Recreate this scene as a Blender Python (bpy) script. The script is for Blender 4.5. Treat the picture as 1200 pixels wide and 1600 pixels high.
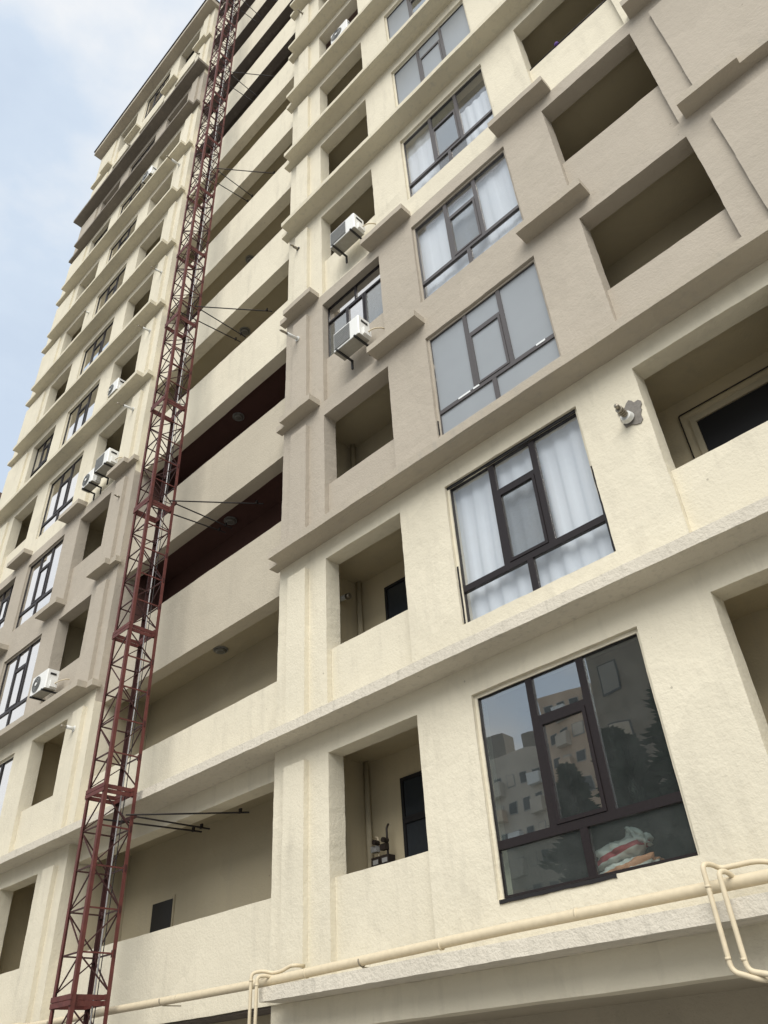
import bpy, math, random
from mathutils import Vector, Matrix, noise

random.seed(7)
scene = bpy.context.scene
for o in list(bpy.data.objects):
    bpy.data.objects.remove(o)
COL = scene.collection
EYE = 1.7                      # camera height above the ground; z values below are relative to the eye

# ------------------------------------------------------------------ camera
F_PX, YAW, PITCH, ROLL = 1218.76, -0.73670903, 0.63566444, -0.06855493
cy, sy = math.cos(YAW), math.sin(YAW)
f0 = Vector((sy, cy, 0)); r0 = Vector((cy, -sy, 0)); u0 = Vector((0, 0, 1))
fwd = f0 * math.cos(PITCH) + u0 * math.sin(PITCH)
up_ = -f0 * math.sin(PITCH) + u0 * math.cos(PITCH)
rgt = r0 * math.cos(ROLL) + up_ * math.sin(ROLL)
upv = -r0 * math.sin(ROLL) + up_ * math.cos(ROLL)
cam = bpy.data.cameras.new('camera')
cam.sensor_fit = 'VERTICAL'; cam.sensor_height = 36; cam.sensor_width = 27
cam.lens = F_PX / 1600 * 36
cam.clip_start = 0.05; cam.clip_end = 3000
co = bpy.data.objects.new('camera', cam); COL.objects.link(co)
co.matrix_world = Matrix(((rgt.x, upv.x, -fwd.x, 0), (rgt.y, upv.y, -fwd.y, 0), (rgt.z, upv.z, -fwd.z, EYE), (0, 0, 0, 1)))
scene.camera = co

# ------------------------------------------------------------------ world, sun, exposure
SUN_EL, SUN_AZ = math.radians(44), math.radians(148)     # azimuth clockwise from +Y
w = bpy.data.worlds.new('World'); scene.world = w; w.use_nodes = True
nt = w.node_tree; nt.nodes.clear()
N = nt.nodes.new; L = nt.links.new
out = N('ShaderNodeOutputWorld'); bg = N('ShaderNodeBackground'); bgc = N('ShaderNodeBackground'); mix = N('ShaderNodeMixShader')
sky = N('ShaderNodeTexSky'); sky.sky_type = 'NISHITA'; sky.sun_disc = False
sky.sun_elevation = SUN_EL; sky.sun_rotation = SUN_AZ; sky.air_density = 1.0; sky.dust_density = 1.5
bg.inputs['Strength'].default_value = 0.15
L(sky.outputs[0], bg.inputs['Color'])
bgc.inputs['Color'].default_value = (0.78, 0.885, 1.0, 1); bgc.inputs['Strength'].default_value = 0.65
tc = N('ShaderNodeTexCoord'); mp = N('ShaderNodeMapping'); mp.inputs['Scale'].default_value = (1.6, 1.6, 3.2)
ns = N('ShaderNodeTexNoise'); ns.inputs['Scale'].default_value = 1.7; ns.inputs['Detail'].default_value = 7; ns.inputs['Roughness'].default_value = 0.55
cr = N('ShaderNodeValToRGB'); cr.color_ramp.elements[0].position = 0.34; cr.color_ramp.elements[0].color = (0.74, 0.74, 0.74, 1)
cr.color_ramp.elements[1].position = 0.62; cr.color_ramp.elements[1].color = (0.97, 0.97, 0.97, 1)
L(tc.outputs['Generated'], mp.inputs['Vector']); L(mp.outputs[0], ns.inputs['Vector']); L(ns.outputs[0], cr.inputs[0])
cw = N('ShaderNodeValToRGB'); cw.color_ramp.elements[0].position = 0.44; cw.color_ramp.elements[0].color = (0.78, 0.885, 1.0, 1); cw.color_ramp.elements[1].position = 0.60; cw.color_ramp.elements[1].color = (0.97, 0.985, 1.0, 1); L(ns.outputs[0], cw.inputs[0]); L(cw.outputs[0], bgc.inputs['Color'])
mp.inputs['Location'].default_value = (0.3, 0.1, 0.55)
L(cr.outputs[0], mix.inputs[0]); L(bg.outputs[0], mix.inputs[1]); L(bgc.outputs[0], mix.inputs[2]); L(mix.outputs[0], out.inputs[0])
sl = bpy.data.lights.new('sun', 'SUN'); sl.energy = 2.35; sl.angle = math.radians(50); sl.color = (1.0, 0.965, 0.90)
so = bpy.data.objects.new('sun', sl); COL.objects.link(so)
sd = Vector((math.sin(SUN_AZ) * math.cos(SUN_EL), math.cos(SUN_AZ) * math.cos(SUN_EL), math.sin(SUN_EL)))
so.rotation_euler = (-sd).to_track_quat('-Z', 'Y').to_euler(); so.location = (0, -10, 30)
vs = scene.view_settings; vs.view_transform = 'Standard'; vs.look = 'None'; vs.gamma = 1; vs.use_curve_mapping = False
vs.exposure = 0.58
cy_ = scene.cycles; cy_.max_bounces = 6; cy_.diffuse_bounces = 3; cy_.glossy_bounces = 3; cy_.transmission_bounces = 3; cy_.transparent_max_bounces = 10; cy_.caustics_reflective = False; cy_.caustics_refractive = False

# ------------------------------------------------------------------ materials
MAT = {}
def nodes(name):
    m = bpy.data.materials.new(name); m.use_nodes = True; MAT[name] = m
    t = m.node_tree; b = t.nodes['Principled BSDF']
    return m, t, b
def simple(name, col, rough=0.6, metal=0.0, var=0.12, scale=14.0, bump=0.0, spec=0.4):
    m, t, b = nodes(name)
    g = t.nodes.new('ShaderNodeNewGeometry'); n = t.nodes.new('ShaderNodeTexNoise'); n.inputs['Scale'].default_value = scale; n.inputs['Detail'].default_value = 5
    t.links.new(g.outputs['Position'], n.inputs['Vector'])
    r = t.nodes.new('ShaderNodeMix'); r.data_type = 'RGBA'
    r.inputs[6].default_value = tuple(c * (1 - var) for c in col) + (1,); r.inputs[7].default_value = tuple(min(1, c * (1 + var)) for c in col) + (1,)
    t.links.new(n.outputs[0], r.inputs[0]); t.links.new(r.outputs[2], b.inputs['Base Color'])
    b.inputs['Roughness'].default_value = rough; b.inputs['Metallic'].default_value = metal; b.inputs['Specular IOR Level'].default_value = spec
    if bump:
        bp = t.nodes.new('ShaderNodeBump'); bp.inputs['Strength'].default_value = bump; bp.inputs['Distance'].default_value = 0.01
        t.links.new(n.outputs[0], bp.inputs['Height']); t.links.new(bp.outputs[0], b.inputs['Normal'])
    return m
def plaster(name, col, dirt=(0.34, 0.31, 0.25), dirt_amt=0.30, bump=0.30, dirt_scale=1.3):
    m, t, b = nodes(name); n = t.nodes.new; l = t.links.new
    g = n('ShaderNodeNewGeometry')
    big = n('ShaderNodeTexNoise'); big.inputs['Scale'].default_value = 0.9; big.inputs['Detail'].default_value = 2
    mid = n('ShaderNodeTexNoise'); mid.inputs['Scale'].default_value = 7; mid.inputs['Detail'].default_value = 3
    fine = n('ShaderNodeTexNoise'); fine.inputs['Scale'].default_value = 26; fine.inputs['Detail'].default_value = 2; fine.inputs['Roughness'].default_value = 0.62
    for q in (big, mid, fine): l(g.outputs['Position'], q.inputs['Vector'])
    a = n('ShaderNodeMix'); a.data_type = 'RGBA'
    a.inputs[6].default_value = tuple(c * 0.93 for c in col) + (1,); a.inputs[7].default_value = tuple(min(1, c * 1.06) for c in col) + (1,)
    l(big.outputs[0], a.inputs[0])
    # vertical grime streaks and blotches
    mp = n('ShaderNodeMapping'); mp.inputs['Scale'].default_value = (dirt_scale * 2.2, dirt_scale * 2.2, dirt_scale * 0.35); l(g.outputs['Position'], mp.inputs['Vector'])
    st = n('ShaderNodeTexNoise'); st.inputs['Scale'].default_value = 1.6; st.inputs['Detail'].default_value = 4; st.inputs['Roughness'].default_value = 0.65; l(mp.outputs[0], st.inputs['Vector'])
    rp = n('ShaderNodeValToRGB'); rp.color_ramp.elements[0].position = 0.52; rp.color_ramp.elements[1].position = 0.78
    l(st.outputs[0], rp.inputs[0])
    mm = n('ShaderNodeMath'); mm.operation = 'MULTIPLY'; l(rp.outputs[0], mm.inputs[0]); l(mid.outputs[0], mm.inputs[1])
    m2 = n('ShaderNodeMath'); m2.operation = 'MULTIPLY'; m2.inputs[1].default_value = dirt_amt * 1.8; m2.use_clamp = True; l(mm.outputs[0], m2.inputs[0])
    c = n('ShaderNodeMix'); c.data_type = 'RGBA'; c.inputs[7].default_value = tuple(dirt) + (1,)
    l(m2.outputs[0], c.inputs[0]); l(a.outputs[2], c.inputs[6])
    # patch repairs: large soft-edged areas of slightly different paint
    wp = n('ShaderNodeTexNoise'); wp.inputs['Scale'].default_value = 2.0; wp.inputs['Detail'].default_value = 1; l(g.outputs['Position'], wp.inputs['Vector'])
    wa = n('ShaderNodeVectorMath'); wa.operation = 'MULTIPLY_ADD'; wa.inputs[1].default_value = (0.35, 0.35, 0.35); l(wp.outputs['Color'], wa.inputs[0]); l(g.outputs['Position'], wa.inputs[2])
    pv = n('ShaderNodeTexVoronoi'); pv.inputs['Scale'].default_value = 0.75; l(wa.outputs[0], pv.inputs['Vector'])
    ps = n('ShaderNodeSeparateColor'); l(pv.outputs['Color'], ps.inputs[0])
    pr = n('ShaderNodeMapRange'); pr.inputs['To Min'].default_value = 0.965; pr.inputs['To Max'].default_value = 1.025; l(ps.outputs[0], pr.inputs[0])
    pm = n('ShaderNodeVectorMath'); pm.operation = 'SCALE'; l(c.outputs[2], pm.inputs[0]); l(pr.outputs[0], pm.inputs['Scale'])
    # small dark flecks where the render has chipped
    vo = n('ShaderNodeTexVoronoi'); vo.inputs['Scale'].default_value = 1.9; l(g.outputs['Position'], vo.inputs['Vector'])
    fl = n('ShaderNodeMath'); fl.operation = 'LESS_THAN'; fl.inputs[1].default_value = 0.026; l(vo.outputs['Distance'], fl.inputs[0])
    fk = n('ShaderNodeMath'); fk.operation = 'MULTIPLY'; fk.inputs[1].default_value = 0.45; l(fl.outputs[0], fk.inputs[0])
    d = n('ShaderNodeMix'); d.data_type = 'RGBA'; d.inputs[7].default_value = (0.18, 0.16, 0.13, 1); l(fk.outputs[0], d.inputs[0]); l(pm.outputs[0], d.inputs[6])
    l(d.outputs[2], b.inputs['Base Color'])
    b.inputs['Roughness'].default_value = 0.93; b.inputs['Specular IOR Level'].default_value = 0.15
    ad = n('ShaderNodeMath'); ad.operation = 'MULTIPLY_ADD'; ad.inputs[1].default_value = 1.1; l(mid.outputs[0], ad.inputs[0]); l(fine.outputs[0], ad.inputs[2])
    bp = n('ShaderNodeBump'); bp.inputs['Strength'].default_value = bump; bp.inputs['Distance'].default_value = 0.022
    l(ad.outputs[0], bp.inputs['Height']); l(bp.outputs[0], b.inputs['Normal'])
    return m
def glass(name, refl, tint=(1, 1, 1), grime=0.03, rough=0.0):
    m = bpy.data.materials.new(name); m.use_nodes = True; MAT[name] = m
    t = m.node_tree; t.nodes.clear(); n = t.nodes.new; l = t.links.new
    o = n('ShaderNodeOutputMaterial'); tr = n('ShaderNodeBsdfTransparent'); tr.inputs[0].default_value = tuple(tint) + (1,)
    gl = n('ShaderNodeBsdfGlossy'); gl.inputs['Roughness'].default_value = rough; gl.inputs['Color'].default_value = (1.0, 0.98, 0.955, 1)
    g = n('ShaderNodeNewGeometry'); w1 = n('ShaderNodeTexNoise'); w1.inputs['Scale'].default_value = 1.3; w1.inputs['Detail'].default_value = 1; l(g.outputs['Position'], w1.inputs['Vector'])
    bp = n('ShaderNodeBump'); bp.inputs['Strength'].default_value = 0.045; bp.inputs['Distance'].default_value = 0.05; l(w1.outputs[0], bp.inputs['Height']); l(bp.outputs[0], gl.inputs['Normal'])
    fc = n('ShaderNodeLayerWeight'); fc.inputs['Blend'].default_value = 0.5; pw = n('ShaderNodeMath'); pw.operation = 'POWER'; pw.inputs[1].default_value = 4.0; l(fc.outputs['Facing'], pw.inputs[0]); lw = n('ShaderNodeMath'); lw.operation = 'MULTIPLY_ADD'; lw.inputs[1].default_value = 0.9; lw.inputs[2].default_value = 0.04; l(pw.outputs[0], lw.inputs[0])
    ma = n('ShaderNodeMath'); ma.operation = 'ADD'; ma.use_clamp = True; ma.inputs[1].default_value = refl; l(lw.outputs[0], ma.inputs[0])
    mx = n('ShaderNodeMixShader'); l(ma.outputs[0], mx.inputs[0]); l(tr.outputs[0], mx.inputs[1]); l(gl.outputs[0], mx.inputs[2])
    df = n('ShaderNodeBsdfDiffuse'); df.inputs['Color'].default_value = (0.5, 0.52, 0.5, 1)
    nz = n('ShaderNodeTexNoise'); nz.inputs['Scale'].default_value = 3.5; nz.inputs['Detail'].default_value = 8; nz.inputs['Roughness'].default_value = 0.7; l(g.outputs['Position'], nz.inputs['Vector'])
    gm = n('ShaderNodeMath'); gm.operation = 'MULTIPLY'; gm.inputs[1].default_value = grime * 2; l(nz.outputs[0], gm.inputs[0])
    m2 = n('ShaderNodeMixShader'); l(gm.outputs[0], m2.inputs[0]); l(mx.outputs[0], m2.inputs[1]); l(df.outputs[0], m2.inputs[2])
    l(m2.outputs[0], o.inputs[0])
    return m
plaster('cream', (0.665, 0.615, 0.490))
plaster('tan', (0.415, 0.370, 0.305))
plaster('pale', (0.640, 0.590, 0.470))
plaster('balcony_tan', (0.455, 0.410, 0.325))
plaster('ledge_cream', (0.610, 0.560, 0.435), dirt=(0.42, 0.40, 0.34), dirt_amt=0.6, dirt_scale=2.4)
plaster('ledge_tan', (0.410, 0.365, 0.295), dirt=(0.32, 0.30, 0.26), dirt_amt=0.6, dirt_scale=2.0)
plaster('ledge_grey', (0.600, 0.555, 0.465), dirt=(0.36, 0.335, 0.28), dirt_amt=0.65, dirt_scale=3.0, bump=0.5)
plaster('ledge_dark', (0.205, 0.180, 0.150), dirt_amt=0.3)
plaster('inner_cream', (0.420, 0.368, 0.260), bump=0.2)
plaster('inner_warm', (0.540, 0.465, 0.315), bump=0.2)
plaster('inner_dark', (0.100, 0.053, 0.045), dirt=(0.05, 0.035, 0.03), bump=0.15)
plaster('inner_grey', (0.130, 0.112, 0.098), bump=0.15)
plaster('inner_pink', (0.330, 0.235, 0.205), bump=0.15)
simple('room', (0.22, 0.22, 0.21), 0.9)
simple('frame_brown', (0.017, 0.0128, 0.0132), 0.45, var=0.3, scale=30, spec=0.3)
simple('frame_grey', (0.075, 0.068, 0.068), 0.5, var=0.15, scale=30)
simple('sealant', (0.012, 0.011, 0.012), 0.7)
simple('pipe_cream', (0.60, 0.515, 0.365), 0.55, var=0.13, scale=16, spec=0.3, bump=0.15)
simple('mast_red', (0.108, 0.030, 0.024), 0.62, var=0.5, scale=9, bump=0.2)
simple('mast_shaded', (0.048, 0.016, 0.014), 0.6, var=0.3, scale=6)  # darker copy of the mast paint, with the shade put into its colour
simple('steel_dark', (0.018, 0.014, 0.013), 0.5, metal=0.3)
simple('cable_grey', (0.36, 0.35, 0.34), 0.4, metal=0.4)
simple('ac_white', (0.74, 0.74, 0.71), 0.42, var=0.05, scale=5)
simple('ac_under', (0.33, 0.315, 0.27), 0.7, var=0.15)
simple('ac_grille', (0.17, 0.175, 0.168), 0.5, var=0.3)
simple('bracket', (0.020, 0.020, 0.020), 0.5)
simple('flue_white', (0.66, 0.66, 0.63), 0.45, var=0.1)
simple('flue_metal', (0.28, 0.25, 0.20), 0.4, metal=0.6, var=0.3)
simple('concrete', (0.20, 0.185, 0.165), 0.95, var=0.3, scale=30, bump=0.6)
simple('lamp_glass', (0.15, 0.148, 0.13), 0.3, var=0.15)
simple('flashing', (0.050, 0.048, 0.047), 0.5, metal=0.3)
simple('purple', (0.10, 0.05, 0.22), 0.8)
simple('bundle', (0.015, 0.015, 0.017), 0.7, bump=0.2)
simple('void', (0.006, 0.006, 0.007), 0.5)
simple('sack_white', (0.60, 0.57, 0.53), 0.75, var=0.12, scale=22, bump=0.3)
m, t, b = nodes('sack_print'); n = t.nodes.new; l = t.links.new
g = n('ShaderNodeNewGeometry'); sp = n('ShaderNodeSeparateXYZ'); l(g.outputs['Position'], sp.inputs[0])
tz = n('ShaderNodeMath'); tz.operation = 'MULTIPLY_ADD'; tz.inputs[1].default_value = -0.22; l(sp.outputs[0], tz.inputs[0]); l(sp.outputs[2], tz.inputs[2])   # height along the tilted print
def band(lo, hi):
    a_ = n('ShaderNodeMath'); a_.operation = 'GREATER_THAN'; a_.inputs[1].default_value = lo; l(tz.outputs[0], a_.inputs[0])
    b_ = n('ShaderNodeMath'); b_.operation = 'LESS_THAN'; b_.inputs[1].default_value = hi; l(tz.outputs[0], b_.inputs[0])
    c_ = n('ShaderNodeMath'); c_.operation = 'MULTIPLY'; l(a_.outputs[0], c_.inputs[0]); l(b_.outputs[0], c_.inputs[1]); return c_
off = EYE + 0.22 * 4.1
x1 = n('ShaderNodeMix'); x1.data_type = 'RGBA'; x1.inputs[6].default_value = (0.66, 0.62, 0.58, 1); x1.inputs[7].default_value = (0.42, 0.07, 0.08, 1); l(band(off + 1.775, off + 1.835).outputs[0], x1.inputs[0])
x2 = n('ShaderNodeMix'); x2.data_type = 'RGBA'; x2.inputs[7].default_value = (0.60, 0.27, 0.15, 1); l(band(off + 1.60, off + 1.675).outputs[0], x2.inputs[0]); l(x1.outputs[2], x2.inputs[6])
l(x2.outputs[2], b.inputs['Base Color']); b.inputs['Roughness'].default_value = 0.6
simple('meter_grey', (0.30, 0.30, 0.29), 0.5)
simple('meter_dark', (0.03, 0.022, 0.018), 0.5)
simple('cabinet', (0.72, 0.74, 0.74), 0.5, var=0.04)
simple('bark', (0.06, 0.045, 0.032), 0.9)
simple('needles', (0.022, 0.048, 0.030), 0.85, var=0.5, scale=2)
simple('block_brown', (0.26, 0.235, 0.205), 0.9, var=0.1, scale=1)
simple('block_grey', (0.54, 0.49, 0.42), 0.9, var=0.35, scale=0.35)
simple('block_warm', (0.58, 0.45, 0.34), 0.9, var=0.35, scale=0.35)
simple('roof_brown', (0.12, 0.075, 0.06), 0.8)
simple('ground', (0.31, 0.295, 0.27), 0.95, var=0.2, scale=3, bump=0.3)
simple('window_dark', (0.035, 0.04, 0.045), 0.12, spec=0.6)
simple('milky', (0.27, 0.29, 0.305), 0.3, var=0.07, scale=2.2, spec=0.5)
glass('glass_dark', 0.20, tint=(0.60, 0.68, 0.70), grime=0.04)
glass('glass_low', 0.03, tint=(0.88, 0.93, 0.92), grime=0.04)
glass('glass_clear', 0.02, grime=0.03)
glass('glass_mirror', 0.62, tint=(0.6, 0.65, 0.7), grime=0.03)
glass('glass_sash', 0.03, tint=(0.74, 0.75, 0.76), grime=0.10)
m, t, b = nodes('curtain')
b.inputs['Base Color'].default_value = (0.62, 0.67, 0.72, 1); b.inputs['Roughness'].default_value = 0.95; b.inputs['Specular IOR Level'].default_value = 0.1
wv = t.nodes.new('ShaderNodeTexNoise'); wv.inputs['Scale'].default_value = 260; wv.inputs['Detail'].default_value = 2
bp = t.nodes.new('ShaderNodeBump'); bp.inputs['Strength'].default_value = 0.12; bp.inputs['Distance'].default_value = 0.002
g = t.nodes.new('ShaderNodeNewGeometry'); t.links.new(g.outputs['Position'], wv.inputs['Vector']); t.links.new(wv.outputs[0], bp.inputs['Height']); t.links.new(bp.outputs[0], b.inputs['Normal'])

# ------------------------------------------------------------------ mesh helpers
CACHE = {}
def wob(v):
    p = Vector(v)
    a = noise.noise_vector(p * 1.1) * 0.007 + noise.noise_vector(p * 4.3 + Vector((5, 1, 9))) * 0.0045 + noise.noise_vector(p * 13.0 + Vector((2, 7, 4))) * 0.0035
    return (v[0] + a.x, v[1] + a.y * 0.8, v[2] + a.z)
class MB:
    def __init__(s): s.v = []; s.f = []
    def quad(s, a, b, c, d):
        i = len(s.v); s.v += [a, b, c, d]; s.f.append((i, i + 1, i + 2, i + 3))
    def box(s, x0, x1, y0, y1, z0, z1):
        i = len(s.v)
        s.v += [(x0, y0, z0), (x1, y0, z0), (x1, y1, z0), (x0, y1, z0), (x0, y0, z1), (x1, y0, z1), (x1, y1, z1), (x0, y1, z1)]
        s.f += [tuple(i + k for k in q) for q in ((0, 3, 2, 1), (4, 5, 6, 7), (0, 1, 5, 4), (1, 2, 6, 5), (2, 3, 7, 6), (3, 0, 4, 7))]
        return s
    def gbox(s, x0, x1, y0, y1, z0, z1, step=0.16):
        "box whose long sides are subdivided so its edges can waver"
        def cuts(a, b): n = max(1, int(round((b - a) / step))); return [a + (b - a) * k / n for k in range(n + 1)]
        X, Y, Zs = cuts(x0, x1), cuts(y0, y1), cuts(z0, z1)
        def sheet(P, A, B, flip):
            o = len(s.v); nb = len(B)
            for a in A:
                for b_ in B: s.v.append(P(a, b_))
            for i in range(len(A) - 1):
                for j in range(nb - 1):
                    q = (o + i * nb + j, o + (i + 1) * nb + j, o + (i + 1) * nb + j + 1, o + i * nb + j + 1)
                    s.f.append(q[::-1] if flip else q)
        sheet(lambda a, b_: (a, y0, b_), X, Zs, False); sheet(lambda a, b_: (a, y1, b_), X, Zs, True)
        sheet(lambda a, b_: (a, b_, z1), X, Y, False); sheet(lambda a, b_: (a, b_, z0), X, Y, True)
        sheet(lambda a, b_: (x1, a, b_), Y, Zs, False); sheet(lambda a, b_: (x0, a, b_), Y, Zs, True)
        return s
    def prism(s, poly, z0, z1, step=0.07):
        "vertical prism over an xy outline (counter-clockwise), long edges subdivided"
        P = []
        for k, a in enumerate(poly):
            b_ = poly[(k + 1) % len(poly)]; n = max(1, int(math.hypot(b_[0] - a[0], b_[1] - a[1]) / step))
            P += [(a[0] + (b_[0] - a[0]) * q / n, a[1] + (b_[1] - a[1]) * q / n) for q in range(n)]
        i = len(s.v); n = len(P)
        s.v += [(x, y, z0) for x, y in P] + [(x, y, z1) for x, y in P]
        s.f += [(i + k, i + (k + 1) % n, i + n + (k + 1) % n, i + n + k) for k in range(n)]
        s.f.append(tuple(i + k for k in range(n))[::-1]); s.f.append(tuple(i + n + k for k in range(n)))
        return s
    def tube(s, pts, r, seg=10, cap=True):
        pts = [Vector(p) for p in pts]; rr = r if isinstance(r, (list, tuple)) else [r] * len(pts)
        base = len(s.v); prev = None
        for k, p in enumerate(pts):
            d = (pts[min(k + 1, len(pts) - 1)] - pts[max(k - 1, 0)]).normalized()
            if prev is None:
                a = d.orthogonal().normalized()
            else:
                a = (prev - d * prev.dot(d)).normalized()
            prev = a; b_ = d.cross(a)
            for q in range(seg):
                t = 2 * math.pi * q / seg; v = p + (a * math.cos(t) + b_ * math.sin(t)) * rr[k]; s.v.append(tuple(v))
        for k in range(len(pts) - 1):
            for q in range(seg):
                a0 = base + k * seg + q; a1 = base + k * seg + (q + 1) % seg
                s.f.append((a0, a1, a1 + seg, a0 + seg))
        if cap:
            s.f.append(tuple(base + q for q in range(seg))[::-1]); e = base + (len(pts) - 1) * seg; s.f.append(tuple(e + q for q in range(seg)))
        return s
    def bar(s, a, b_, w_, h_=None):
        "square bar between two points"
        h_ = h_ or w_; a, b_ = Vector(a), Vector(b_); d = (b_ - a).normalized()
        x = d.cross(Vector((0, 0, 1)));  x = x.normalized() if x.length > 1e-3 else Vector((1, 0, 0)); y = d.cross(x)
        i = len(s.v)
        for p in (a, b_):
            for sx, sy_ in ((-1, -1), (1, -1), (1, 1), (-1, 1)): s.v.append(tuple(p + x * sx * w_ / 2 + y * sy_ * h_ / 2))
        s.f += [tuple(i + k for k in q) for q in ((0, 1, 2, 3)[::-1], (4, 5, 6, 7), (0, 1, 5, 4), (1, 2, 6, 5), (2, 3, 7, 6), (3, 0, 4, 7))]
        return s
    def build(s, name, mat, parent=None, origin=(0, 0, 0), wobble=False, smooth=False, extra=None, **tags):
        """links ONE mesh object; vertices are given in eye-relative scene coordinates"""
        vv = [wob(v) for v in s.v] if wobble else s.v
        ox, oy, oz = origin
        rel = [(round(x - ox, 4), round(y - oy, 4), round(z - oz, 4)) for x, y, z in vv]
        key = (tuple(rel[:40]), len(rel), mat, smooth)
        me = CACHE.get(key)
        if me is None:
            me = bpy.data.meshes.new(name); me.from_pydata(rel, [], s.f); me.materials.append(MAT[mat]); me.validate(); me.update()
            if smooth: me.shade_smooth()
            CACHE[key] = me
        o = bpy.data.objects.new(name, me); COL.objects.link(o)
        return place(o, parent, origin, tags)
WORLD = {}
def place(o, parent, origin, tags):
    wpos = Vector(origin) + Vector((0, 0, EYE)); WORLD[o.name] = wpos
    if parent is not None:
        o.parent = parent; o.location = wpos - WORLD[parent.name]
    else:
        o.location = wpos
    for k, v in tags.items():
        if v is not None: o[k] = v
    return o
def thing(name, origin, label, category, group=None):
    o = bpy.data.objects.new(name, None); COL.objects.link(o); o.empty_display_size = 0.3
    return place(o, None, origin, dict(label=label, category=category, group=group))
def arc(c, a, b_, r, a0, a1, n=6):
    "points on a circle around c spanned by unit vectors a, b"
    c, a, b_ = Vector(c), Vector(a), Vector(b_)
    return [c + (a * math.cos(t) + b_ * math.sin(t)) * r for t in [a0 + (a1 - a0) * k / n for k in range(n + 1)]]
def bend(pts, r=0.05, n=5):
    "polyline with rounded corners"
    P = [Vector(p) for p in pts]; o = [P[0]]
    for k in range(1, len(P) - 1):
        d0 = (P[k - 1] - P[k]); d1 = (P[k + 1] - P[k]); q = min(r, d0.length * 0.45, d1.length * 0.45)
        a = P[k] + d0.normalized() * q; c = P[k] + d1.normalized() * q
        for j in range(n + 1):
            t = j / n; o.append(a * (1 - t) ** 2 + P[k] * 2 * t * (1 - t) + c * t * t)
    o.append(P[-1]); return o

# ------------------------------------------------------------------ facade grid (metres, measured)
STOREY = 3.2865
def Z(k): return 0.938 + STOREY * k
YW, YR, YB = 7.40, 7.70, 8.70          # wall face, back of wall, loggia back wall
NS = 13                                # storeys above the ground-floor ledge
GAP0, GAP1 = -15.65, -9.30             # recessed balcony bay between the two wings
ground = MB(); ground.quad((-900, -900, -EYE), (900, -900, -EYE), (900, 900, -EYE), (-900, 900, -EYE))
ground.build('ground', 'ground', kind='structure')

B = thing('apartment_building', (-12.5, 7.4, -EYE), 'tall cream and tan plastered apartment block with ledges, loggias and recessed balconies', 'building')
def zone(k):
    if k < 2: return 'cream', 'ledge_cream'
    if k < 4: return 'tan', 'ledge_tan'
    if k < 10: return 'cream', 'ledge_cream'
    if k < 11: return 'tan', 'ledge_dark'
    return 'pale', 'ledge_dark' if k < 12 else 'ledge_tan'

def holed_wall(x0, x1, z0, z1, holes, y0, y1, step=0.17):
    mb = MB()
    def lines(a, b_, extra):
        E = sorted(set([a, b_] + [e for e in extra if a < e < b_])); o = []
        for p, q in zip(E, E[1:]):
            n = max(1, int(round((q - p) / step))); o += [p + (q - p) * k / n for k in range(n)]
        return o + [b_]
    X = lines(x0, x1, [h[0] for h in holes] + [h[1] for h in holes]); Zs = lines(z0, z1, [h[2] for h in holes] + [h[3] for h in holes])
    def solid(i, j):
        if not (0 <= i < len(X) - 1 and 0 <= j < len(Zs) - 1): return False
        cx, cz = (X[i] + X[i + 1]) / 2, (Zs[j] + Zs[j + 1]) / 2
        return not any(h[0] < cx < h[1] and h[2] < cz < h[3] for h in holes)
    ids = {}
    def vid(i, j, b_):
        if (i, j, b_) not in ids: ids[(i, j, b_)] = len(mb.v); mb.v.append((X[i], y1 if b_ else y0, Zs[j]))
        return ids[(i, j, b_)]
    for i in range(len(X) - 1):
        for j in range(len(Zs) - 1):
            if not solid(i, j): continue
            mb.f.append((vid(i, j, 0), vid(i + 1, j, 0), vid(i + 1, j + 1, 0), vid(i, j + 1, 0)))
            if not solid(i - 1, j): mb.f.append((vid(i, j, 1), vid(i, j, 0), vid(i, j + 1, 0), vid(i, j + 1, 1)))
            if not solid(i + 1, j): mb.f.append((vid(i + 1, j, 0), vid(i + 1, j, 1), vid(i + 1, j + 1, 1), vid(i + 1, j + 1, 0)))
            if not solid(i, j - 1): mb.f.append((vid(i, j, 1), vid(i + 1, j, 1), vid(i + 1, j, 0), vid(i, j, 0)))
            if not solid(i, j + 1): mb.f.append((vid(i, j + 1, 0), vid(i + 1, j + 1, 0), vid(i + 1, j + 1, 1), vid(i, j + 1, 1)))
    return mb
def shell(x0, x1, y0, y1, z0, z1):
    "inside of a room, open towards the street"
    mb = MB()
    mb.quad((x0, y1, z0), (x1, y1, z0), (x1, y1, z1), (x0, y1, z1)); mb.quad((x0, y0, z0), (x0, y1, z0), (x0, y1, z1), (x0, y0, z1))
    mb.quad((x1, y1, z0), (x1, y0, z0), (x1, y0, z1), (x1, y1, z1)); mb.quad((x0, y0, z1), (x0, y1, z1), (x1, y1, z1), (x1, y0, z1))
    mb.quad((x0, y1, z0), (x0, y0, z0), (x1, y0, z0), (x1, y1, z0))
    return mb

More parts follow.
